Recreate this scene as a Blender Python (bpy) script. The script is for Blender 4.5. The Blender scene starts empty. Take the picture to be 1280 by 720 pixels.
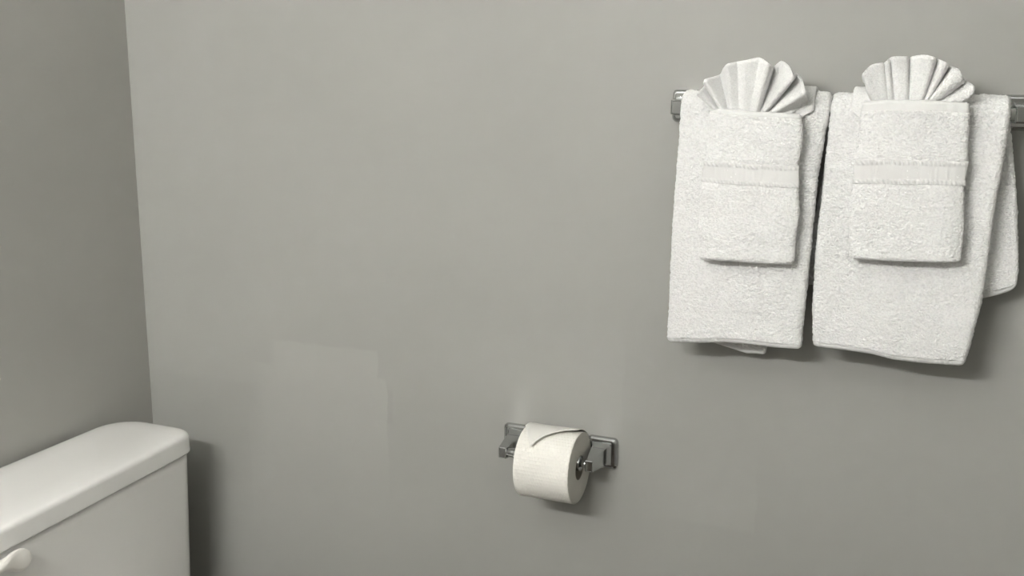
import bpy, math, random
import numpy as np
from mathutils import Matrix, Vector

scene = bpy.context.scene
C = scene.collection
PI = math.pi

# ---------------------------------------------------------------- camera
cam_data = bpy.data.cameras.new('camera')
cam_data.sensor_width = 36.0
cam_data.lens = 36.0 * 1306.285 / 1280.0
cam_data.clip_start = 0.02
cam = bpy.data.objects.new('camera', cam_data)
C.objects.link(cam)
ROT = [[0.92181658, -0.37778151, -0.08680622],
       [0.3875659, 0.90221924, 0.18919071],
       [0.00684549, -0.20804226, 0.97809588]]          # columns: right, forward, up
m = Matrix([[ROT[i][0], ROT[i][2], -ROT[i][1]] for i in range(3)]).to_4x4()
m.translation = (1.45934, -1.59072, 1.42817)
cam.matrix_world = m
scene.camera = cam

# ---------------------------------------------------------------- world, exposure, lamp settings
world = bpy.data.worlds.new('world')
scene.world = world
world.use_nodes = True
world.node_tree.nodes['Background'].inputs['Color'].default_value = (0.5, 0.5, 0.5, 1)
world.node_tree.nodes['Background'].inputs['Strength'].default_value = 0.05
vs = scene.view_settings
vs.view_transform = 'Standard'
vs.look = 'None'
vs.gamma = 1.0
vs.use_curve_mapping = False
vs.exposure = 0.0
BULB_STRENGTH = 460.0
BULB_COLOR = (1.0, 0.99, 0.968)
BULB_X = (0.36, 0.525, 0.69, 0.855, 1.02)
BULB_Y, BULB_Z, BULB_R = -1.98, 1.95, 0.030
scene.cycles.blur_glossy = 0.1
scene.cycles.sample_clamp_indirect = 0.0

# ---------------------------------------------------------------- materials
def new_mat(name):
    mt = bpy.data.materials.new(name)
    mt.use_nodes = True
    return mt, mt.node_tree, mt.node_tree.nodes['Principled BSDF']

def N(nt, kind, **kw):
    n = nt.nodes.new(kind)
    for k, v in kw.items():
        setattr(n, k, v)
    return n

def sock(nt, dst, src):
    if isinstance(src, (int, float)):
        dst.default_value = src
    elif isinstance(src, tuple):
        dst.default_value = src
    else:
        nt.links.new(src, dst)

def MA(nt, op, a, b=0.0, c=0.0, clamp=False):
    n = N(nt, 'ShaderNodeMath', operation=op)
    n.use_clamp = clamp
    sock(nt, n.inputs[0], a); sock(nt, n.inputs[1], b); sock(nt, n.inputs[2], c)
    return n.outputs[0]

def noise(nt, vec, scale, detail=2.0, rough=0.5, dist=0.0):
    n = N(nt, 'ShaderNodeTexNoise')
    nt.links.new(vec, n.inputs['Vector'])
    n.inputs['Scale'].default_value = scale
    n.inputs['Detail'].default_value = detail
    n.inputs['Roughness'].default_value = rough
    n.inputs['Distortion'].default_value = dist
    return n.outputs['Fac']

def bump(nt, bsdf, height, strength, distance, prev=None):
    b = N(nt, 'ShaderNodeBump')
    b.inputs['Strength'].default_value = strength
    b.inputs['Distance'].default_value = distance
    nt.links.new(height, b.inputs['Height'])
    if prev is not None:
        nt.links.new(prev, b.inputs['Normal'])
    nt.links.new(b.outputs['Normal'], bsdf.inputs['Normal'])
    return b.outputs['Normal']

def step(nt, v, e0, e1):
    n = N(nt, 'ShaderNodeMapRange', interpolation_type='SMOOTHSTEP')
    sock(nt, n.inputs['Value'], v)
    n.inputs['From Min'].default_value = e0
    n.inputs['From Max'].default_value = e1
    return n.outputs['Result']

def mixcol(nt, fac, a, b):
    n = N(nt, 'ShaderNodeMix', data_type='RGBA')
    sock(nt, n.inputs['Factor'], fac)
    sock(nt, n.inputs['A'], a); sock(nt, n.inputs['B'], b)
    return n.outputs['Result']

def paint_wall(name, col, patches=False):
    mt, nt, b = new_mat(name)
    tc = N(nt, 'ShaderNodeTexCoord').outputs['Object']
    big = noise(nt, tc, 2.2, 3.0, 0.55)
    c2 = tuple(x * 0.965 for x in col[:3]) + (1,)
    c = mixcol(nt, step(nt, big, 0.35, 0.65), c2, col)
    rough = MA(nt, 'MULTIPLY_ADD', noise(nt, tc, 5.0, 2.0), 0.10, 0.46)
    if patches:
        sx = N(nt, 'ShaderNodeSeparateXYZ'); nt.links.new(tc, sx.inputs[0])
        w1 = MA(nt, 'MULTIPLY_ADD', noise(nt, tc, 26.0, 3.0), 0.016, -0.008)
        w2 = MA(nt, 'MULTIPLY_ADD', noise(nt, tc, 9.0, 3.0), 0.024, -0.012)
        x = MA(nt, 'ADD', sx.outputs['X'], w1)
        z = MA(nt, 'ADD', sx.outputs['Z'], w2)
        # (x0, x1, z0, z1, softness left, right, bottom, top, strength)
        boxes = [(0.300, 0.530, 0.80, 0.919, .012, .003, .08, .004, 1.0),
                 (0.262, 0.548, 0.70, 0.868, .030, .003, .10, .004, .8),
                 (0.240, 0.300, 0.60, 0.787, .004, .02, .10, .012, .6),
                 (0.640, 0.993, 0.84, 1.00, .14, .004, .06, .06, .45),
                 (1.060, 1.216, 0.695, 0.80, .07, .003, .006, .06, .5),
                 (0.80, 0.86, 1.00, 1.07, .03, .03, .03, .03, .25)]
        tot = None
        for x0, x1, z0, z1, sl, sr, sb, st, k in boxes:
            f = MA(nt, 'MULTIPLY', step(nt, x, x0 - sl, x0 + sl), step(nt, x, x1 + sr, x1 - sr))
            g = MA(nt, 'MULTIPLY', step(nt, z, z0 - sb, z0 + sb), step(nt, z, z1 + st, z1 - st))
            f = MA(nt, 'MULTIPLY', MA(nt, 'MULTIPLY', f, g), k)
            tot = f if tot is None else MA(nt, 'MAXIMUM', tot, f)
        # darker brush mark beside the large touched-up patch, duller area near the corner
        d1 = MA(nt, 'MULTIPLY', step(nt, x, .546, .550), step(nt, x, .562, .557))
        d1 = MA(nt, 'MULTIPLY', d1, MA(nt, 'MULTIPLY', step(nt, z, .782, .790), step(nt, z, .868, .84)))
        d2 = MA(nt, 'MULTIPLY', step(nt, x, .29, .24), MA(nt, 'MULTIPLY', step(nt, z, .60, .74), step(nt, z, .83, .815)))
        dark = MA(nt, 'MAXIMUM', d1, MA(nt, 'MULTIPLY', d2, .55))
        c = mixcol(nt, tot, c, tuple(q * 1.055 for q in col[:3]) + (1,))
        c = mixcol(nt, dark, c, tuple(q * 0.93 for q in col[:3]) + (1,))
        rough = MA(nt, 'MULTIPLY_ADD', tot, 0.12, rough)
    nt.links.new(c, b.inputs['Base Color'])
    nt.links.new(rough, b.inputs['Roughness'])
    b.inputs['Specular IOR Level'].default_value = 0.22
    nrm = bump(nt, b, noise(nt, tc, 420.0, 2.0), 0.10, 0.0006)
    bump(nt, b, noise(nt, tc, 60.0, 2.0), 0.12, 0.0012, nrm)
    return mt

WALL = (0.330, 0.329, 0.309, 1)
M = {}
M['wall_back'] = paint_wall('grey_paint_touched_up', WALL, True)
M['wall'] = paint_wall('grey_paint_lightened', (0.352, 0.348, 0.324, 1))  # same paint, colour lightened to stand in for light on wall_left

def simple(name, col, rough, spec=0.5, metal=0.0, bump_scale=0, bump_str=0.0, bump_dist=.001, var=0.0, coat=0.0, sheen=0.0):
    mt, nt, b = new_mat(name)
    tc = N(nt, 'ShaderNodeTexCoord').outputs['Object']
    c = mixcol(nt, noise(nt, tc, 14.0, 3.0), tuple(q * (1 - var) for q in col) + (1,), tuple(col) + (1,))
    nt.links.new(c, b.inputs['Base Color'])
    b.inputs['Roughness'].default_value = rough
    b.inputs['Specular IOR Level'].default_value = spec
    b.inputs['Metallic'].default_value = metal
    b.inputs['Coat Weight'].default_value = coat
    b.inputs['Coat Roughness'].default_value = 0.12
    b.inputs['Sheen Weight'].default_value = sheen
    if bump_scale:
        bump(nt, b, noise(nt, tc, bump_scale, 2.0), bump_str, bump_dist)
    return mt

M['ceiling'] = simple('ceiling_paint', (.72, .72, .70), .9, bump_scale=90, bump_str=.2)
M['floor'] = simple('dark_vinyl_floor', (.075, .058, .045), .45, var=.4, bump_scale=40, bump_str=.1)
M['trim'] = simple('white_trim_paint', (.70, .70, .68), .4)
M['porcelain'] = simple('white_porcelain', (.76, .755, .735), .22, spec=.5, coat=.35, bump_scale=7, bump_str=.04)
M['plastic'] = simple('white_plastic', (.80, .78, .74), .42)
M['chrome'] = simple('polished_chrome', (.50, .51, .51), .115, metal=1.0)
M['nickel'] = simple('lamp_metal', (.6, .6, .6), .25, metal=1.0)
M['cardboard'] = simple('grey_cardboard', (.26, .235, .20), .9, var=.2)
M['socket'] = simple('white_socket', (.7, .7, .7), .5)

def terry(name, col, scale, strength, dist):
    mt, nt, b = new_mat(name)
    tc = N(nt, 'ShaderNodeTexCoord').outputs['Object']
    mp = N(nt, 'ShaderNodeMapping'); nt.links.new(tc, mp.inputs['Vector'])
    mp.inputs['Scale'].default_value = (1.0, 1.0, 1.25)
    v = mp.outputs['Vector']
    loops = noise(nt, v, scale, 2.0, 0.6, 0.15)
    c = mixcol(nt, step(nt, loops, .3, .62), tuple(q * 0.87 for q in col) + (1,), tuple(col) + (1,))  # shade between the loops is painted into the colour
    nt.links.new(c, b.inputs['Base Color'])
    b.inputs['Roughness'].default_value = 1.0
    b.inputs['Specular IOR Level'].default_value = 0.1
    b.inputs['Sheen Weight'].default_value = 0.25
    b.inputs['Sheen Roughness'].default_value = 0.6
    nrm = bump(nt, b, loops, strength, dist)
    bump(nt, b, noise(nt, v, scale * 3.1, 2.0), strength * .6, dist * .4, nrm)
    return mt

M['terry'] = terry('white_terry', (.90, .90, .89), 330.0, 1.0, .0036)
M['terry_fine'] = terry('white_terry_fine', (.86, .86, .85), 480.0, .9, .0018)
M['weave'] = simple('white_flat_weave', (.67, .67, .66), .9, spec=.1, bump_scale=900, bump_str=.35, bump_dist=.0006, sheen=.15)

def paper_mat():
    mt, nt, b = new_mat('embossed_tissue')
    tc = N(nt, 'ShaderNodeTexCoord').outputs['UV']
    br = N(nt, 'ShaderNodeTexBrick')
    nt.links.new(tc, br.inputs['Vector'])
    br.inputs['Scale'].default_value = 1.0
    br.inputs['Mortar Size'].default_value = 0.22
    br.inputs['Mortar Smooth'].default_value = 0.8
    br.inputs['Brick Width'].default_value = 1.0
    br.inputs['Row Height'].default_value = 1.0
    b.inputs['Base Color'].default_value = (.80, .785, .735, 1)
    b.inputs['Roughness'].default_value = .95
    b.inputs['Specular IOR Level'].default_value = .1
    obj = N(nt, 'ShaderNodeTexCoord').outputs['Object']
    nrm = bump(nt, b, br.outputs['Fac'], .5, .0008)
    bump(nt, b, noise(nt, obj, 700.0, 2.0), .2, .0004, nrm)
    return mt
M['paper'] = paper_mat()
M['paper_plain'] = simple('tissue_shaded', (.735, .725, .69), .95, spec=.1, bump_scale=600, bump_str=.2, bump_dist=.0004)  # flap paper greyed: the shade of the tilted sheet is in its colour
M['paper_edge'] = simple('tissue_edge', (.66, .645, .60), 1.0, spec=.05, var=.12, bump_scale=500, bump_str=.4, bump_dist=.0008)

def emitter():
    mt, nt, b = new_mat('lit_bulb')
    b.inputs['Base Color'].default_value = (.9, .9, .9, 1)
    b.inputs['Emission Color'].default_value = BULB_COLOR + (1,)
    b.inputs['Emission Strength'].default_value = BULB_STRENGTH
    return mt
M['bulb'] = emitter()

# ---------------------------------------------------------------- helpers
def mesh_obj(name, verts, faces, mat, parent=None, smooth=True, uvs=None):
    me = bpy.data.meshes.new(name)
    me.from_pydata([tuple(map(float, v)) for v in verts], [], [tuple(map(int, f)) for f in faces])
    if smooth:
        me.polygons.foreach_set('use_smooth', [True] * len(me.polygons))
    if uvs is not None:
        lay = me.uv_layers.new(name='UVMap')
        idx = np.empty(len(me.loops), dtype=np.int32)
        me.loops.foreach_get('vertex_index', idx)
        lay.data.foreach_set('uv', np.asarray(uvs, dtype=np.float32)[idx].ravel())
    me.materials.append(mat)
    me.update()
    o = bpy.data.objects.new(name, me)
    C.objects.link(o)
    if parent is not None:
        o.parent = parent
    return o

def fix_normals(o):
    import bmesh
    bm = bmesh.new(); bm.from_mesh(o.data)
    bmesh.ops.recalc_face_normals(bm, faces=bm.faces)
    bm.to_mesh(o.data); bm.free()
    return o

def tag(o, label, cat, group=None):
    o['label'] = label
    o['category'] = cat
    if group:
        o['group'] = group
    return o

def thing(name, label, cat, group=None, loc=(0, 0, 0)):
    o = bpy.data.objects.new(name, None)
    o.empty_display_size = 0.05
    o.location = loc
    C.objects.link(o)
    return tag(o, label, cat, group)

def box(name, lo, hi, mat, parent=None, kind=None, bevel=0.0):
    x0, y0, z0 = lo; x1, y1, z1 = hi
    v = [(x0, y0, z0), (x1, y0, z0), (x1, y1, z0), (x0, y1, z0), (x0, y0, z1), (x1, y0, z1), (x1, y1, z1), (x0, y1, z1)]
    f = [(0, 3, 2, 1), (4, 5, 6, 7), (0, 1, 5, 4), (1, 2, 6, 5), (2, 3, 7, 6), (3, 0, 4, 7)]
    o = mesh_obj(name, v, f, mat, parent, smooth=False)
    if bevel:
        md = o.modifiers.new('bevel', 'BEVEL'); md.width = bevel; md.segments = 3
    if kind:
        o['kind'] = kind
    return o

def loft(name, rings, mat, parent=None, smooth=True, caps=True, sharp=None, auto=None):
    """rings: list of equally long closed loops of points."""
    n = len(rings[0]); v = [p for r in rings for p in r]; f = []
    for i in range(len(rings) - 1):
        for j in range(n):
            k = (j + 1) % n
            f.append((i * n + j, i * n + k, (i + 1) * n + k, (i + 1) * n + j))
    if caps:
        f.append(tuple(range(n))[::-1])
        f.append(tuple(range((len(rings) - 1) * n, len(rings) * n)))
    o = fix_normals(mesh_obj(name, v, f, mat, parent, smooth))
    if auto is not None:
        o.data.set_sharp_from_angle(angle=math.radians(auto))
    return o

def rounded_rect(w, h, r, seg=6):
    """half sizes w,h; list of 2D points, counter-clockwise."""
    pts = []
    r = min(r, w, h)
    for cx, cy, a0 in ((w - r, h - r, 0), (-w + r, h - r, 90), (-w + r, -h + r, 180), (w - r, -h + r, 270)):
        for i in range(seg + 1):
            a = math.radians(a0 + 90 * i / seg)
            pts.append((cx + r * math.cos(a), cy + r * math.sin(a)))
    return pts

# value noise, vectorised
def vnoise(p, seed=0):
    p = np.asarray(p, dtype=np.float64)
    i = np.floor(p).astype(np.int64); f = p - i
    f = f * f * (3 - 2 * f)
    def h(ix, iy, iz):
        n = (ix * 374761393 + iy * 668265263 + iz * 2147483647 + seed * 1274126177) & 0xFFFFFFFF
        n = ((n ^ (n >> 13)) * 1274126177) & 0xFFFFFFFF
        n = ((n ^ (n >> 16)) * 2246822519) & 0xFFFFFFFF
        return ((n ^ (n >> 15)) & 0xFFFFFF) / float(0xFFFFFF)
    x, y, z = i[..., 0], i[..., 1], i[..., 2]
    fx, fy, fz = f[..., 0], f[..., 1], f[..., 2]
    def lerp(a, b, t): return a + (b - a) * t
    c = [[[h(x + a, y + b, z + d) for d in (0, 1)] for b in (0, 1)] for a in (0, 1)]
    r = lerp(lerp(lerp(c[0][0][0], c[1][0][0], fx), lerp(c[0][1][0], c[1][1][0], fx), fy),
             lerp(lerp(c[0][0][1], c[1][0][1], fx), lerp(c[0][1][1], c[1][1][1], fx), fy), fz)
    return r * 2 - 1

def slab(name, S, T, nu, nv, mat, parent=None, fuzz=0.0, fuzz_scale=300.0, seed=0, u0=0., u1=1., v0=0., v1=1.,
         round_v=(True, True), wav=None, end_seg=7):
    """A cloth of thickness T around the mid surface S(u,v): rounded long edges, rounded ends, terry relief."""
    u = np.linspace(u0, u1, nu); v = np.linspace(v0, v1, nv)
    U, V = np.meshgrid(u, v)                      # (nv, nu)
    e = 1e-4
    # keep the rounded long edges inside the given outline
    wdt = np.linalg.norm(S(U[:, -1:], V[:, :1]) - S(U[:, :1], V[:, :1]), axis=-1)
    dl = .5 * np.broadcast_to(T(U, V), U.shape).mean(1, keepdims=True) / np.maximum(wdt, .05)
    U = u0 + (u1 - u0) * (dl + (1 - 2 * dl) * (U - u0) / (u1 - u0))
    P = S(U, V)
    Pu = S(U + e, V) - S(U - e, V)
    Pv = S(U, V + e) - S(U, V - e)
    n = np.cross(Pu, Pv); n /= np.linalg.norm(n, axis=-1, keepdims=True) + 1e-12
    eu = Pu / (np.linalg.norm(Pu, axis=-1, keepdims=True) + 1e-12)
    t = np.broadcast_to(T(U, V), U.shape).copy() / 2
    # arc length along v from either end for rounded ends
    seg = np.linalg.norm(np.diff(P, axis=0), axis=-1).mean(1)
    s = np.concatenate([[0], np.cumsum(seg)])
    for flag, d in ((round_v[0], s), (round_v[1], s[-1] - s)):
        if flag:
            tm = t.mean()
            q = np.clip(d / tm, 0, 1)
            t *= np.sqrt(np.clip(1 - (1 - q) ** 2, 0.0025, 1))[:, None]
    t3 = t[..., None]
    ringP = [P + n * t3]; ringN = [n]
    ph = np.linspace(0, PI, end_seg + 2)[1:-1]
    def endcap(idx, sgn):
        pp = []; nn = []
        for a in (ph if sgn > 0 else ph):
            c_, s_ = (math.cos(a), math.sin(a)) if sgn > 0 else (-math.cos(a), math.sin(a))
            d = n[:, idx] * c_ + eu[:, idx] * (s_ * sgn)
            pp.append(P[:, idx] + d * t3[:, idx]); nn.append(d)
        return np.stack(pp, 1), np.stack(nn, 1)
    a, b = endcap(-1, 1); ringP.append(a); ringN.append(b)
    ringP.append((P - n * t3)[:, ::-1]); ringN.append(-n[:, ::-1])
    a, b = endcap(0, -1); ringP.append(a); ringN.append(b)
    R_ = np.concatenate(ringP, 1); Nn = np.concatenate(ringN, 1)
    if wav is not None:
        R_ = R_ + Nn * wav(R_)[..., None]
    if fuzz:
        d = vnoise(R_ * fuzz_scale, seed) * .6 + vnoise(R_ * fuzz_scale * 2.1, seed + 7) * .4
        d2 = vnoise(R_ * 45.0, seed + 3)
        R_ = R_ + Nn * (fuzz * d + fuzz * .5 * d2)[..., None]
    nvv, M_ = R_.shape[:2]
    idx = np.arange(nvv * M_).reshape(nvv, M_)
    a = idx[:-1]; b = idx[1:]
    f = np.stack([a, np.roll(a, -1, 1), np.roll(b, -1, 1), b], -1).reshape(-1, 4)
    faces = f.tolist()
    # end caps: zip front to back
    for row in (0, nvv - 1):
        r = idx[row]; front = r[:nu]; back = r[nu + end_seg:2 * nu + end_seg][::-1]
        for k in range(nu - 1):
            q = (front[k], back[k], back[k + 1], front[k + 1])
            faces.append(tuple(int(i) for i in (q if row == 0 else q[::-1])))
    o = mesh_obj(name, R_.reshape(-1, 3), faces, mat, parent)
    return fix_normals(o)

def patch(name, S, T, nu, nv, mat, parent, u0, u1, v0, v1, off, relief=None, inset=0.003):
    """A woven strip lying on the front face of a slab, its border tucked in."""
    u = np.linspace(u0, u1, nu); v = np.linspace(v0, v1, nv)
    U, V = np.meshgrid(u, v); e = 1e-4
    P = S(U, V); Pu = S(U + e, V) - S(U - e, V); Pv = S(U, V + e) - S(U, V - e)
    n = np.cross(Pu, Pv); n /= np.linalg.norm(n, axis=-1, keepdims=True)
    h = np.broadcast_to(T(U, V), U.shape) / 2 + off
    if relief is not None:
        h = h + relief((U - u0) / (u1 - u0), (V - v0) / (v1 - v0), P)
    h = h.copy()
    h[0] -= inset; h[-1] -= inset; h[:, 0] -= inset; h[:, -1] -= inset
    R_ = P + n * h[..., None]
    idx = np.arange(nu * nv).reshape(nv, nu)
    f = np.stack([idx[:-1, :-1], idx[:-1, 1:], idx[1:, 1:], idx[1:, :-1]], -1).reshape(-1, 4)
    return mesh_obj(name, R_.reshape(-1, 3), f.tolist(), mat, parent)

def I(x, pts):
    """interpolate on (key, value) pairs given in any key order"""
    p = sorted(pts)
    return np.interp(x, [a for a, _ in p], [b for _, b in p])

# ================================================================ the room
RX, RY, RZ = 2.05, -2.10, 2.44
def struct(name, lo, hi, mat):
    return box(name, lo, hi, mat, kind='structure')
struct('floor', (-.1, RY - .1, -.1), (RX + .1, .1, 0), M['floor'])
struct('ceiling', (-.1, RY - .1, RZ), (RX + .1, .1, RZ + .1), M['ceiling'])
struct('wall_back', (-.1, 0, 0), (RX + .1, .1, RZ), M['wall_back'])
struct('wall_left', (-.1, RY, 0), (0, 0, RZ), M['wall'])
struct('wall_right', (RX, RY, 0), (RX + .1, 0, RZ), M['wall'])
struct('wall_front', (-.1, RY - .1, 0), (RX + .1, RY, RZ), M['wall'])
struct('baseboard_back', (.012, -.012, 0), (RX - .012, 0, .09), M['trim'])
struct('baseboard_left', (0, RY, 0), (.012, 0, .09), M['trim'])
struct('baseboard_right', (RX - .012, RY, 0), (RX, 0, .09), M['trim'])

# ================================================================ vanity lamp (behind the camera)
lamp = thing('vanity_lamp', 'long metal vanity lamp with five lit globe bulbs high on the wall behind the viewer', 'lamp')
def child_at(o, root):
    return o
pts = rounded_rect(.42, .055, .012, 4)
child_at(loft('back_plate', [[(.69 + a, RY, BULB_Z + b) for a, b in pts], [(.69 + a, RY + .03, BULB_Z + b) for a, b in pts]], M['nickel'], lamp, auto=40), lamp)
def lathe_y(name, prof, cx, cz, mat, parent, seg=28, smooth=True, auto=50):
    return loft(name, [[(cx + r * math.cos(2 * PI * k / seg), y, cz + r * math.sin(2 * PI * k / seg)) for k in range(seg)] for y, r in prof], mat, parent, auto=auto)
bulb0 = socket0 = None
for i, bx in enumerate(BULB_X):
    if i == 0:
        socket0 = child_at(lathe_y('bulb_socket', [(RY + .028, .024), (RY + .06, .024), (RY + .062, .019), (RY + .085, .017)], bx, BULB_Z, M['socket'], lamp), lamp)
        prof = [(RY + .078, .014), (RY + .086, .020)]
        for k in range(1, 12):
            a = -PI / 2 + .45 + (PI - .45) * k / 11.5
            prof.append((BULB_Y + BULB_R * math.sin(a), BULB_R * math.cos(a)))
        bulb0 = child_at(lathe_y('globe_bulb', prof, bx, BULB_Z, M['bulb'], lamp, 24, auto=None), lamp)
    else:
        for src in (socket0, bulb0):
            c = src.copy(); C.objects.link(c); c.parent = lamp
            c.location.x += bx - BULB_X[0]

# ================================================================ toilet (only its tank shows)
toilet = thing('toilet', 'white porcelain toilet tank with lid standing against the left wall', 'toilet')
def front_x(y):                                  # the porcelain front is a little skewed against the wall
    return .2200 - .0190 * max(0, (y + .62) / .48) ** 1.2
def tank_ring(z, d, x0, xo, y0, y1, r_back, r_front, n=10):
    """plan outline: straight back on x0, front at front_x + xo, rounded corners, all inset by d"""
    x0 += d; y0 += d; y1 -= d; pts = []
    xa, xb = front_x(y1 - r_front) + xo - d, front_x(y0 + r_front) + xo - d
    def arc(cx, cy, r, a0, a1):
        for i in range(n + 1):
            a = math.radians(a0 + (a1 - a0) * i / n)
            pts.append((cx + r * math.cos(a), cy + r * math.sin(a), z))
    arc(xa - r_front, y1 - r_front, r_front, 0, 90)
    arc(x0 + r_back, y1 - r_back, r_back, 90, 180)
    arc(x0 + r_back, y0 + r_back, r_back, 180, 270)
    arc(xb - r_front, y0 + r_front, r_front, 270, 360)
    for k in range(1, 10):
        yy = y0 + r_front + (y1 - y0 - 2 * r_front) * k / 10
        pts.append((front_x(yy) + xo - d, yy, z))
    return pts
TY0, TY1 = -.625, -.1015
lid_prof = [(.7220, .012), (.7196, .0050), (.7198, .0018), (.7222, .0), (.724, .0001), (.735, .0003), (.748, .0008), (.7498, .0010), (.7528, .0022), (.7552, .0046), (.7568, .0078),
            (.7579, .0120), (.7589, .019), (.7600, .033), (.7606, .052)]
loft('tank_lid', [tank_ring(z, d, .012, 0, TY0, TY1, max(.066 - d * .6, .02), max(.042 - d * .5, .015)) for z, d in lid_prof], M['porcelain'], toilet)
loft('tank', [tank_ring(z, d + k * .003, .016, -.006 - k * .007, TY0 + .007, TY1 - .007, .040, .036) for z, d, k in
              ((.385, .02, 1.), (.392, .008, 1.), (.41, 0, .95), (.50, 0, .65), (.60, 0, .3), (.70, 0, 0), (.7225, 0, 0))], M['porcelain'], toilet)
# flush lever: pivot at the far-left of the tank front, twisted paddle pointing to the tank's middle
rings = []
for y, xc, zc, hx, hz, tw in ((-.655, .232, .7135, .010, .004, 0), (-.650, .236, .7135, .0140, .0062, 0), (-.625, .2370, .7135, .0150, .0064, 0), (-.602, .2370, .7130, .0150, .0064, 2),
                          (-.588, .2365, .7115, .0140, .0072, 8), (-.577, .2350, .7090, .0118, .0092, 14), (-.567, .2330, .7062, .0090, .0122, 18),
                          (-.558, .2310, .7040, .0066, .0150, 18), (-.549, .2295, .7026, .0052, .0166, 16), (-.541, .2285, .7018, .0044, .0164, 14),
                          (-.534, .2280, .7014, .0038, .0142, 12), (-.529, .2277, .7012, .0032, .0108, 12), (-.5255, .2275, .7012, .0024, .0064, 10), (-.5240, .2274, .7012, .0010, .0022, 10)):
    tw = math.radians(tw); ring = []
    for k in range(32):
        a = 2 * PI * k / 32
        cx_, sz_ = math.copysign(abs(math.cos(a)) ** .7, math.cos(a)) * hx, math.copysign(abs(math.sin(a)) ** .7, math.sin(a)) * hz
        ring.append((xc + cx_ * math.cos(tw) - sz_ * math.sin(tw), y, zc + cx_ * math.sin(tw) + sz_ * math.cos(tw)))
    rings.append(ring)
lev = loft('flush_lever', rings, M['plastic'], toilet)
def oval(cx, rx, ry, z, n=36, cy=-.3625, egg=.0):
    return [(cx + rx * math.cos(2 * PI * k / n) * (1 + egg * math.cos(2 * PI * k / n)), cy + ry * math.sin(2 * PI * k / n), z) for k in range(n)]
loft('bowl', [oval(.36, .22, .11, 0), oval(.36, .215, .105, .03), oval(.36, .19, .09, .12), oval(.40, .21, .12, .22), oval(.43, .24, .165, .32),
              oval(.44, .255, .182, .38), oval(.44, .25, .178, .392)], M['porcelain'], toilet)
loft('bowl_deck', [[(.15 + a, -.3625 + b, z) for a, b in rounded_rect(.11, .13, .03, 4)] for z in (.34, .386)], M['porcelain'], toilet, auto=40)
loft('seat', [oval(.475, .225, .178, .392), oval(.475, .232, .185, .398), oval(.475, .230, .184, .410)], M['plastic'], toilet)
loft('seat_lid', [oval(.473, .226, .180, .411), oval(.473, .230, .184, .416), oval(.473, .222, .178, .428), oval(.473, .15, .12, .433)], M['plastic'], toilet)

# ================================================================ chrome fittings
def bracket(name, cx, cz, half, sc, depth, tip_w, tip_h, parent, flare=1.0):
    """square wall plate with stepped bevel, flared stem tapering to a small square tip; two sub-parts"""
    def rr(w, h, r, y):
        return [(cx + a, y, cz + b) for a, b in rounded_rect(w, h, r, 9)]
    def rc(w, h, c, y):                             # flat-sided section with small chamfers
        return [(cx + a, y, cz + b) for a, b in rounded_rect(w, h, c, 1)]
    h = half
    plate = loft('wall_plate', [rr(h, h, .30 * h, 0), rr(h, h, .30 * h, -.0035 * sc), rr(h * .965, h * .965, .28 * h, -.0062 * sc), rr(h * .86, h * .86, .22 * h, -.0088 * sc),
                          rr(h * .80, h * .80, .18 * h, -.0092 * sc), rr(h * .78, h * .78, .17 * h, -.0080 * sc)], M['chrome'], parent, auto=24)
    st = []
    w0, h0 = .44 * h, .56 * h
    fw, fh = w0 + (.655 * h - w0) * flare, h0 + (.71 * h - h0) * flare
    st.append(rc(fw, fh, .0010, -.007 * sc))
    for k in range(0, 11):                          # concave flare
        f = k / 10; q = (1 - f) ** 1.9
        st.append(rc(w0 + (fw - w0) * q, h0 + (fh - h0) * q, .0010, (-.0095 - .0205 * f ** 1.2) * sc))
    for k in range(1, 5):
        f = k / 4
        st.append(rc(w0 + (tip_w - w0) * f, h0 + (tip_h - h0) * f, .0010, -.030 * sc + (-depth + .030 * sc) * f))
    st.append(rc(tip_w - .0012, tip_h - .0012, .0004, -depth - .0011))
    st.append(rc(tip_w - .0018, tip_h - .0018, .0003, -depth - .0004))
    loft(name, st, M['chrome'], plate, auto=28)
    return plate

def rod_x(name, x0, x1, cy, cz, prof, mat, parent, seg=32, auto=40):
    rings = []
    for fx, r in prof:
        x = x0 + (x1 - x0) * fx
        rings.append([(x, cy + r * math.cos(2 * PI * k / seg), cz + r * math.sin(2 * PI * k / seg)) for k in range(seg)])
    return loft(name, rings, mat, parent, auto=auto)

# toilet paper holder
TPL, TPR, TPZ = .8090, .9610, .7958
holder = thing('toilet_paper_holder', 'chrome two-post toilet paper holder screwed to the grey wall', 'paper holder')
for x in (TPL, TPR):
    bracket('post', x, TPZ, .0269, 1.0, .0743, .00675, .0096, holder)
ROD_Y = -.0668
rod_x('roller', TPL + .0045, TPR - .0045, ROD_Y, TPZ, ((0, .0062), (.02, .0084), (.10, .0084), (.105, .0098), (.12, .0102), (.49, .0102), (.495, .0125), (.91, .0125), (.92, .0120), (.935, .0074), (.938, .0066), (.98, .0066), (1, .0062)), M['chrome'], holder)

# towel bar
BXL, BXR, BZ, BY, BH = 1.0825, 1.5400, 1.3705, -.0605, .0080
bar = thing('towel_bar', 'chrome square towel bar with two posts high on the grey wall', 'towel bar')
for x in (BXL, BXR):
    bracket('post', x, BZ, .0240, 1.0, .0690, .0100, .0105, bar, .15)
loft('rail', [[(x, BY + a, BZ + b) for a, b in rounded_rect(BH, BH, .0012, 3)] for x in (BXL + .004, BXR - .004)], M['chrome'], bar, auto=30)

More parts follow.
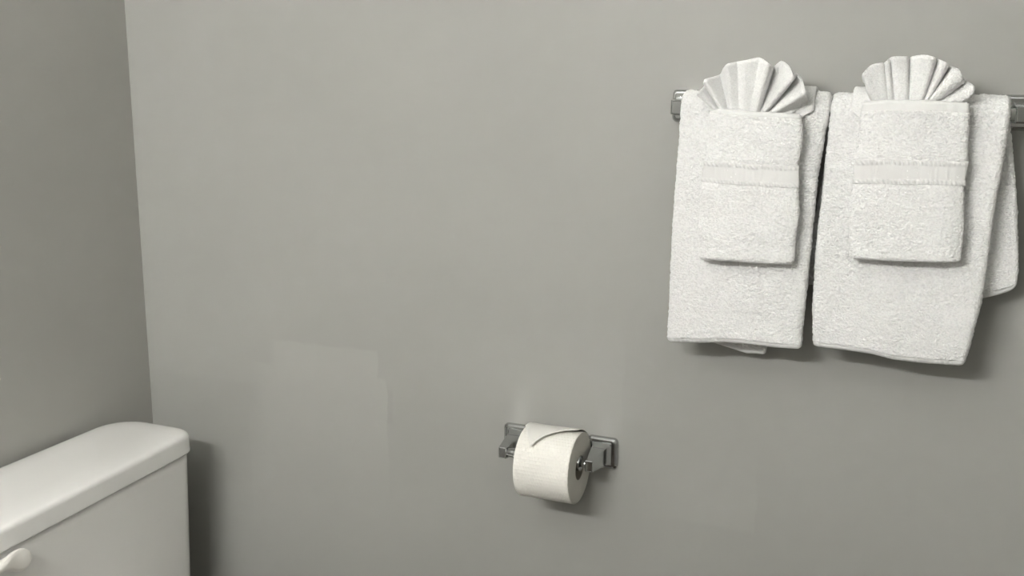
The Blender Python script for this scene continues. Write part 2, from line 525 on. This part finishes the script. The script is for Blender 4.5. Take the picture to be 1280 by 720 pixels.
# ================================================================ toilet paper roll
X0, X1, RR, RI = .8492, .9428, .0590, .0203
RC_Z = TPZ + .0125 - RI + .0003                       # the core hangs on the roller
RC_Y = ROD_Y - .0004
roll = thing('toilet_paper_roll', 'full white toilet paper roll with its end folded to a point, on the chrome holder', 'toilet paper')
SEG = 96
v = []; uv = []; f = []
xs = [X0 - .0002, X0 + .0012] + list(np.linspace(X0 + .006, X1 - .006, 9)) + [X1 - .0012, X1 + .0002]
for i, x in enumerate(xs):
    edge = .0011 if i in (0, len(xs) - 1) else 0.0
    for k in range(SEG + 1):
        a = 2 * PI * k / SEG
        r = RR - edge + .0004 * math.sin(3 * a + 1) + .0003 * vnoise([[x * 60, math.cos(a) * 3, math.sin(a) * 3]], 5)[0]
        v.append((x, RC_Y + r * math.cos(a), RC_Z + r * math.sin(a)))
        uv.append((a * RR / .0060, (x - X0) / .0050))
for i in range(len(xs) - 1):
    for k in range(SEG):
        a = i * (SEG + 1) + k
        f.append((a, a + 1, a + SEG + 2, a + SEG + 1))
uv = [(b, a) for a, b in uv]
fix_normals(mesh_obj('paper', v, f, M['paper'], roll, uvs=uv))
for x, sg in ((X0, -1), (X1, 1)):                 # the wound edges at either end
    v = []; f = []
    rads = [RI, RI + .001] + list(np.linspace(RI + .004, RR - .004, 10)) + [RR - .0011]
    for i, r in enumerate(rads):
        for k in range(SEG):
            a = 2 * PI * k / SEG
            bulge = .0009 * math.sin(PI * (r - RI) / (RR - RI)) + .00025 * math.sin(i * 2.4)
            v.append((x + sg * (.0002 + bulge), RC_Y + r * math.cos(a), RC_Z + r * math.sin(a)))
    for i in range(len(rads) - 1):
        for k in range(SEG):
            f.append((i * SEG + k, i * SEG + (k + 1) % SEG, (i + 1) * SEG + (k + 1) % SEG, (i + 1) * SEG + k))
    o = mesh_obj('wound_edge', v, f if sg > 0 else [q[::-1] for q in f], M['paper_edge'], roll)
v = []; f = []
for i, (x, r) in enumerate(((X0, RI + .0002), (X1, RI + .0002), (X1, RI - .0010), (X0, RI - .0010))):
    v += [(x, RC_Y + r * math.cos(2 * PI * k / 48), RC_Z + r * math.sin(2 * PI * k / 48)) for k in range(48)]
for i in range(4):
    for k in range(48):
        f.append((i * 48 + k, i * 48 + (k + 1) % 48, ((i + 1) % 4) * 48 + (k + 1) % 48, ((i + 1) % 4) * 48 + k))
tube = fix_normals(mesh_obj('cardboard_core', v, f, M['cardboard'], roll)); tube['label'] = 'grey cardboard core tube'
# the folded end: a sheet lying over the top, its front border folded to a V
def flap_edge(s):                                   # angle from the top towards the front, along the width
    return np.interp(s, [0, .06, .15, .25, .285, .31, .36, .48, .62, .78, .92, 1.0], np.radians([8, 17.5, 31, 45, 49, 47.5, 40, 29, 20.5, 12.5, 8, 5.5]))
nu, nv = 60, 22
v = []; f = []
for layer in (1, 0):
    for i in range(nu + 1):
        s = i / nu; ae = float(flap_edge(s))
        for j in range(nv + 1):
            q = j / nv
            a = -math.radians(52) + (ae + math.radians(52)) * q
            lift = .0012 + .0062 * q ** 3.2 * min(1, s * 6 + .25) + (.0004 if layer else -.0003)
            r = RR + .0004 + lift
            ang = PI / 2 + a                        # +a turns to the front (-y)
            v.append((X0 + .0012 + (X1 - X0 - .0024) * s, RC_Y + r * math.cos(ang), RC_Z + r * math.sin(ang)))
n1 = (nu + 1) * (nv + 1)
def gi(l, i, j): return l * n1 + i * (nv + 1) + j
for i in range(nu):
    for j in range(nv):
        f.append((gi(0, i, j), gi(0, i, j + 1), gi(0, i + 1, j + 1), gi(0, i + 1, j)))
        f.append((gi(1, i, j), gi(1, i + 1, j), gi(1, i + 1, j + 1), gi(1, i, j + 1)))
    for j in (0, nv):
        f.append((gi(0, i, j), gi(1, i, j), gi(1, i + 1, j), gi(0, i + 1, j)))
for j in range(nv):
    for i in (0, nu):
        f.append((gi(0, i, j), gi(0, i, j + 1), gi(1, i, j + 1), gi(1, i, j)))
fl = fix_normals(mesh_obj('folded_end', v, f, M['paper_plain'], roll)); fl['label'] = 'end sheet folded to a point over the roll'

# ================================================================ towels
def drape(r, zf, zk, xlf, xrf, xlb, xrb, wave=0.004, seed=1, lean_f=0.0, lean_b=0.0, creases=()):
    """mid surface of a cloth hung over the bar: v=0 front hem, then up, over, and down to the back hem at v=1"""
    Lf, La = .345, PI * r
    zk0 = BZ - np.mean([b for _, b in zk]); tot = Lf + La + zk0
    va, vb = Lf / tot, (Lf + La) / tot
    def S(U, V):
        U = np.asarray(U, float); V = np.asarray(V, float)
        fv = V / va                                         # 0..1 on the front
        xm = np.interp(.5, [0, 1], [0, 1])
        # front
        xl0 = I(np.full_like(U, BZ - .2), xlf); xr0 = I(np.full_like(U, BZ - .2), xrf)
        xa = xl0 + (xr0 - xl0) * np.clip(U, 0, 1)
        zb = I(xa, zf)
        z1 = zb + (BZ - zb) * fv
        x1 = I(z1, xlf) + (I(z1, xrf) - I(z1, xlf)) * U
        fall = np.clip(1 - fv, 0, 1) ** .8
        wv = vnoise(np.stack([x1 * 14, z1 * 5, z1 * 0], -1), seed) + .5 * vnoise(np.stack([x1 * 30, z1 * 12, z1 * 0], -1), seed + 1)
        y1 = BY - r - lean_f * fall - wave * fall * wv
        for cx, cz0, cz1, w, amp in creases:
            y1 = y1 - amp * np.exp(-((x1 - cx) / w) ** 2) * np.clip((cz1 - z1) / .03, 0, 1) * np.clip((z1 - cz0) / .03, 0, 1)
        # over the bar
        a = PI - (V - va) / (vb - va) * PI
        xt_l = I(np.array(BZ), xlf) + (I(np.array(BZ), xlb) - I(np.array(BZ), xlf)) * np.clip((V - va) / (vb - va), 0, 1)
        xt_r = I(np.array(BZ), xrf) + (I(np.array(BZ), xrb) - I(np.array(BZ), xrf)) * np.clip((V - va) / (vb - va), 0, 1)
        x2 = xt_l + (xt_r - xt_l) * U
        sag = .0012 * vnoise(np.stack([x2 * 25, x2 * 0, x2 * 0], -1), seed + 2)
        y2 = BY + r * np.cos(a); z2 = BZ + (r + sag) * np.sin(a)
        # back
        bv = (V - vb) / (1 - vb)
        xa = I(np.full_like(U, BZ - .2), xlb); xa = xa + (I(np.full_like(U, BZ - .2), xrb) - xa) * np.clip(U, 0, 1)
        zbk = I(xa, zk)
        z3 = BZ + (zbk - BZ) * bv
        x3 = I(z3, xlb) + (I(z3, xrb) - I(z3, xlb)) * U
        y3 = BY + r + lean_b * np.clip(bv, 0, 1) + .0015 * vnoise(np.stack([x3 * 14, z3 * 6, z3 * 0], -1), seed + 4) * np.clip(bv, 0, 1)
        fr = V < va; bk = V > vb
        x = np.where(fr, x1, np.where(bk, x3, x2)); y = np.where(fr, y1, np.where(bk, y3, y2)); z = np.where(fr, z1, np.where(bk, z3, z2))
        return np.stack([x, y, z], -1)
    return S, va, vb, tot

def bath_towel(label, S, va, vb, tot, tf, tb, nu, seed):
    root = thing('bath_towel', label, 'towel', 'bath towels on the towel bar')
    def T(U, V):
        k = np.clip((V - va) / (vb - va), 0, 1)
        return tf + (tb - tf) * k * k * (3 - 2 * k)
    hv = .0085 / tot
    slab('terry_body', S, T, nu, int(tot / .0016), M['terry'], root, fuzz=.0016, fuzz_scale=300, seed=seed, v0=hv, v1=1 - hv, round_v=(False, False))
    def relief(P):                                    # small puckers along the stitched hem
        return .0005 * np.sin(P[..., 0] * 900 + 2 * vnoise(P * 60, 3)) * (vnoise(P * np.array([40, 0, 0]), seed) > 0)
    for a, b, fl in ((0, hv * 1.15, (True, False)), (1 - hv * 1.15, 1, (False, True))):
        slab('hem', S, lambda U, V: T(U, V) * .80, nu, 9, M['weave'], root, fuzz=.0003, seed=seed + 9, v0=a, v1=b, round_v=fl, wav=relief)
    return root

R1 = BH + .0090
ltS = drape(R1, zf=[(1.083, 1.0185), (1.13, 1.0225), (1.172, 1.0275), (1.20, 1.0285), (1.24, 1.0280), (1.285, 1.0290)],
            zk=[(1.09, 1.030), (1.158, 1.013), (1.218, 1.0025), (1.235, 1.004)],
            xlf=[(1.015, 1.0855), (1.03, 1.0835), (1.055, 1.083), (1.129, 1.0840), (1.213, 1.0845), (1.296, 1.088), (1.36, 1.0895), (1.40, 1.089)],
            xrf=[(1.018, 1.2800), (1.035, 1.2820), (1.085, 1.283), (1.131, 1.2848), (1.206, 1.2868), (1.278, 1.2887), (1.344, 1.2950), (1.37, 1.2985), (1.40, 1.3010)],
            xlb=[(1.0, 1.098), (1.37, 1.092)], xrb=[(1.0, 1.224), (1.10, 1.240), (1.20, 1.258), (1.37, 1.298)],
            wave=.0032, seed=11, lean_f=.002, lean_b=.006, creases=((1.213, 1.03, 1.16, .006, .0015), (1.245, 1.0, 1.2, .02, .002)))
bath_towel('left of two white bath towels hanging over the towel bar, beside the left post', *ltS, .018, .012, 150, 21)
rtS = drape(R1, zf=[(1.297, 1.0355), (1.332, 1.0355), (1.381, 1.0335), (1.413, 1.0285), (1.461, 1.0285), (1.512, 1.0305)],
            zk=[(1.275, 1.118), (1.40, 1.118), (1.514, 1.118), (1.535, 1.1255), (1.548, 1.132), (1.556, 1.1405)],
            xlf=[(1.03, 1.3000), (1.044, 1.2965), (1.098, 1.2930), (1.168, 1.2915), (1.226, 1.2933), (1.278, 1.2962), (1.351, 1.2980), (1.40, 1.3000)],
            xrf=[(1.025, 1.4985), (1.035, 1.4995), (1.05, 1.503), (1.084, 1.507), (1.119, 1.513), (1.185, 1.515), (1.241, 1.517), (1.303, 1.521), (1.354, 1.5235), (1.40, 1.5245)],
            xlb=[(1.11, 1.272), (1.25, 1.287), (1.37, 1.300)], xrb=[(1.118, 1.553), (1.14, 1.556), (1.159, 1.557), (1.203, 1.552), (1.264, 1.543), (1.331, 1.530), (1.37, 1.5235)],
            wave=.0030, seed=37, lean_f=.002, lean_b=.002, creases=((1.400, 1.03, 1.17, .012, .002),))
bath_towel('right of two white bath towels on the bar, back half showing at right', *rtS, .018, .012, 156, 55)

# folded hand towels: a strap over the bar behind, a pocket in front
R2 = BH + .018 + .0040
def hand_towel(label, zb, zt, xl, xr, strap_x, band, top_hem, seed):
    root = thing('hand_towel', label, 'towel', 'hand towels folded into pockets')
    sx0, sx1, sb0, sb1 = strap_x
    st = drape(R2, zf=[(1.0, zb_mean(zb) + .012), (1.6, zb_mean(zb) + .012)], zk=[(1.0, 1.27), (1.6, 1.27)],
               xlf=[(1.15, sb0), (1.36, sb0), (BZ, sx0)], xrf=[(1.15, sb1 - .004), (1.36, sb1), (BZ, sx1)],
               xlb=[(1.2, sx0), (BZ, sx0)], xrb=[(1.2, sx1), (BZ, sx1)], wave=.0, seed=seed + 1)
    slab('back_layer', st[0], lambda U, V: .0065, 60, int(st[3] / .003), M['terry_fine'], root, fuzz=.0006, fuzz_scale=420, seed=seed)
    YP = -.1105
    def S(U, V):
        U = np.asarray(U, float); V = np.asarray(V, float)
        xa = np.interp(np.clip(U, 0, 1), [0, 1], [xl[0][1], xr[0][1]])
        z0 = I(xa, zb); z1 = I(xa, zt)
        z = z0 + (z1 - z0) * V
        x = I(z, xl) + (I(z, xr) - I(z, xl)) * U
        q = np.abs(2 * U - 1)
        w = .0024 * vnoise(np.stack([x * 22, z * 16, x * 0], -1), seed) + .0015 * vnoise(np.stack([x * 45 + z * 30, z * 40, x * 0], -1), seed + 1)
        y = YP - w - .0025 * (1 - V) + .0075 * np.clip(q, 0, 1.2) ** 7
        return np.stack([x, y, z], -1)
    b0, b1 = band
    Tk = lambda U, V: .0125 - .0030 * np.exp(-((V - (b0 + b1) / 2) / ((b1 - b0) * .55)) ** 6)
    hv = top_hem
    slab('pocket', S, Tk, 100, int(.215 / .0015), M['terry'], root, fuzz=.0015, fuzz_scale=320, seed=seed + 2, v1=1 - hv, round_v=(True, False))
    def pleat(P):
        return .0007 * np.sin(P[..., 0] * 420 + 3 * vnoise(P * 30, seed)) * np.clip(vnoise(P * np.array([26, 0, 0]), seed + 5) + .3, 0, 1)
    slab('pocket_hem', S, lambda U, V: .0105, 120, 14, M['weave'], root, fuzz=.0003, seed=seed + 4, v0=1 - hv * 1.05, v1=1.0, round_v=(False, True), wav=pleat)
    def relief(u, v, P):
        h = np.zeros_like(u)
        for c, w in ((.13, .10), (.87, .10)):            # two corded twill stripes
            m_ = np.clip(1 - np.abs(v - c) / w, 0, 1) ** .5
            h = h + m_ * (.0009 + .0007 * np.sin(P[..., 0] * 1150 + v * 14))
        flat = np.exp(-((v - .5) / .27) ** 8)
        h = h + flat * (.0004 * vnoise(P * np.array([330., 0, 40.]), seed + 6))
        return h
    patch('woven_border', S, Tk, 260, 44, M['weave'], root, .012, .988, b0, b1, .0011, relief)
    return root
def zb_mean(zb): return sum(b for _, b in zb) / len(zb)

hand_towel('white hand towel folded as a pocket in front of the left bath towel',
           zb=[(1.131, 1.1555), (1.182, 1.1565), (1.22, 1.1565), (1.268, 1.1575)], zt=[(1.138, 1.3715), (1.166, 1.3705), (1.199, 1.3685), (1.231, 1.368), (1.266, 1.367)],
           xl=[(1.150, 1.1335), (1.165, 1.1315), (1.196, 1.131), (1.250, 1.130), (1.285, 1.134), (1.307, 1.137), (1.344, 1.137), (1.375, 1.140)],
           xr=[(1.155, 1.2655), (1.168, 1.2675), (1.197, 1.268), (1.218, 1.270), (1.238, 1.2705), (1.274, 1.266), (1.296, 1.264), (1.308, 1.266), (1.323, 1.268), (1.345, 1.268), (1.367, 1.264)],
           strap_x=(1.150, 1.278, 1.150, 1.262), band=(.515, .660), top_hem=.030, seed=71)
hand_towel('white hand towel folded as a pocket in front of the right bath towel',
           zb=[(1.341, 1.1710), (1.360, 1.1730), (1.403, 1.1740), (1.44, 1.1755), (1.483, 1.1785)], zt=[(1.342, 1.3845), (1.378, 1.388), (1.436, 1.388), (1.474, 1.386)],
           xl=[(1.168, 1.3420), (1.18, 1.3405), (1.21, 1.338), (1.246, 1.336), (1.283, 1.339), (1.326, 1.341), (1.371, 1.341), (1.386, 1.342)],
           xr=[(1.175, 1.4815), (1.19, 1.482), (1.209, 1.482), (1.244, 1.480), (1.275, 1.477), (1.289, 1.476), (1.313, 1.478), (1.354, 1.476), (1.374, 1.475), (1.386, 1.473)],
           strap_x=(1.327, 1.470, 1.341, 1.468), band=(.485, .640), top_hem=.062, seed=113)

# fan-folded washcloths tucked into the pockets: (rim x, y, z, base x, y, z) per pleat line
FAN_L = [ (1.1272, -0.1, 1.397, 1.1478, -0.0994, 1.3662), (1.1242, -0.116, 1.3928, 1.1508, -0.1026, 1.3664), (1.1285, -0.102, 1.4037, 1.1536, -0.0998, 1.3664), (1.1332, -0.115, 1.4116, 1.1575, -0.1024, 1.3666), (1.1421, -0.105, 1.4155, 1.1604, -0.1004, 1.3665), (1.1475, -0.099, 1.4183, 1.1636, -0.0992, 1.3666), (1.1636, -0.116, 1.4325, 1.1699, -0.1026, 1.3668), (1.1757, -0.111, 1.4359, 1.1786, -0.1016, 1.367), (1.1895, -0.115, 1.438, 1.1865, -0.1024, 1.3672), (1.2063, -0.113, 1.4413, 1.1942, -0.102, 1.3674), (1.2202, -0.117, 1.4339, 1.202, -0.1028, 1.3676), (1.2203, -0.096, 1.4297, 1.2057, -0.0986, 1.3675), (1.2313, -0.1, 1.4373, 1.2081, -0.0994, 1.3676), (1.2446, -0.108, 1.4309, 1.2105, -0.101, 1.3677), (1.2542, -0.117, 1.4172, 1.213, -0.1028, 1.3678), (1.2537, -0.1, 1.4203, 1.2179, -0.0994, 1.3678), (1.2624, -0.106, 1.413, 1.2214, -0.1006, 1.3679), (1.2712, -0.117, 1.3963, 1.2261, -0.1028, 1.3681), (1.2697, -0.1, 1.3863, 1.245, -0.0994, 1.3684), (1.2636, -0.098, 1.3775, 1.2611, -0.099, 1.3688) ]
FAN_R = [ (1.3513, -0.1, 1.3909, 1.3537, -0.0994, 1.3857), (1.3438, -0.112, 1.4088, 1.3579, -0.1018, 1.3858), (1.3413, -0.116, 1.4202, 1.362, -0.1026, 1.3859), (1.3513, -0.115, 1.4326, 1.367, -0.1024, 1.386), (1.363, -0.114, 1.4352, 1.372, -0.1022, 1.3861), (1.3641, -0.1, 1.4348, 1.3738, -0.0994, 1.3861), (1.3697, -0.114, 1.4378, 1.377, -0.1022, 1.3862), (1.373, -0.108, 1.442, 1.3829, -0.101, 1.3863), (1.3781, -0.114, 1.4434, 1.387, -0.1022, 1.3864), (1.3928, -0.113, 1.4435, 1.3959, -0.102, 1.3865), (1.3964, -0.103, 1.4421, 1.3997, -0.1, 1.3866), (1.4014, -0.112, 1.444, 1.4037, -0.1018, 1.3867), (1.4149, -0.115, 1.4455, 1.4106, -0.1024, 1.3868), (1.4257, -0.116, 1.4431, 1.4146, -0.1026, 1.3869), (1.4295, -0.105, 1.4412, 1.4174, -0.1004, 1.3869), (1.4415, -0.115, 1.4361, 1.4214, -0.1024, 1.387), (1.4455, -0.098, 1.4322, 1.4232, -0.099, 1.387), (1.4574, -0.116, 1.4272, 1.4263, -0.1026, 1.3871), (1.463, -0.114, 1.4173, 1.4311, -0.1022, 1.3872), (1.4672, -0.102, 1.4132, 1.4378, -0.0998, 1.3873), (1.4761, -0.111, 1.4074, 1.4523, -0.1016, 1.3876), (1.4761, -0.111, 1.3974, 1.4618, -0.1016, 1.3878), (1.4703, -0.102, 1.389, 1.4675, -0.0998, 1.3878) ]
def fan(label, K, seed, t=.0056):
    K = np.array(K, float)
    K[:, 1] = K[:, 1].mean() + (K[:, 1] - K[:, 1].mean()) * 1.45 - .002
    d = np.linalg.norm(np.diff(K[:, :3], axis=0), axis=1) ** .5
    s = np.concatenate([[0], np.cumsum(d)]); s /= s[-1]
    # centripetal cubic Hermite through the pleat lines
    tg = np.gradient(K, s, axis=0) * .72
    def spl(u):
        u = np.asarray(u, float); uc = np.clip(u, 0, 1)
        i = np.clip(np.searchsorted(s, uc, side='right') - 1, 0, len(s) - 2)
        h = (s[i + 1] - s[i]); q = ((uc - s[i]) / h)[..., None]; h = h[..., None]
        r = (2 * q**3 - 3 * q**2 + 1) * K[i] + (q**3 - 2 * q**2 + q) * h * tg[i] + (-2 * q**3 + 3 * q**2) * K[i + 1] + (q**3 - q**2) * h * tg[i + 1]
        return r + (u - uc)[..., None] * .05 * np.array([1, 0, 0, 1, 0, 0])
    def S(U, V):
        k = spl(U); rim, base = k[..., :3], k[..., 3:]
        v = np.asarray(V, float)[..., None]
        up = np.clip(v, 0, 2); dn = np.clip(-v, 0, 2)
        P = base + (rim - base) * up
        low = base * np.array([.35, 1, 1]) + np.array([.65 * K[:, 3].mean(), 0, 0])
        low = low * np.array([1, .35, 1]) + np.array([0, .65 * K[:, 4].mean(), -.035])
        P = P + (low - base) * dn
        # pleats keep their depth most of the way down and the rim curls a little forward
        e = np.clip(up, 0, 1)
        P[..., 1] += (rim - base - (rim - base).mean((0, 1)))[..., 1] * (e[..., 0] ** .5 * 1.45 - e[..., 0]) - .0035 * e[..., 0] ** 6
        wv = .0012 * vnoise(np.stack([P[..., 0] * 70, P[..., 2] * 40, P[..., 2] * 0], -1), seed) * e[..., 0]
        P[..., 1] += wv
        return P
    root = slab('washcloth', S, lambda U, V: t, 420, 60, M['terry_fine'], None, fuzz=.00055, fuzz_scale=420, seed=seed, v0=-1.0, v1=1.0)
    tag(root, label, 'washcloth', 'fan-folded washcloths in the towel pockets')
    return root
fan('white washcloth pleated into a fan, tucked in the left hand towel pocket', FAN_L, 5)
fan('white washcloth pleated into a fan, tucked in the right hand towel pocket', FAN_R, 8)

# ================================================================ origins: every thing stands at its own base
BASES = {'vanity_lamp': (.69, RY, BULB_Z), 'toilet': (.30, -.3625, 0), 'toilet_paper_holder': (.885, 0, TPZ), 'towel_bar': (1.311, 0, BZ),
         'toilet_paper_roll': (.8976, RC_Y, RC_Z), 'bath_towel': (1.19, BY, BZ), 'bath_towel.001': (1.41, BY, BZ),
         'hand_towel': (1.20, -.11, 1.157), 'hand_towel.001': (1.41, -.11, 1.175)}
for nm, b in BASES.items():
    o = bpy.data.objects[nm]
    o.location = b
    for ch in o.children:
        ch.location -= Vector(b)
for nm, b in (('washcloth', (1.205, -.10, 1.34)), ('washcloth.001', (1.41, -.10, 1.355))):
    o = bpy.data.objects[nm]
    o.data.transform(Matrix.Translation(-Vector(b)))
    o.location = b
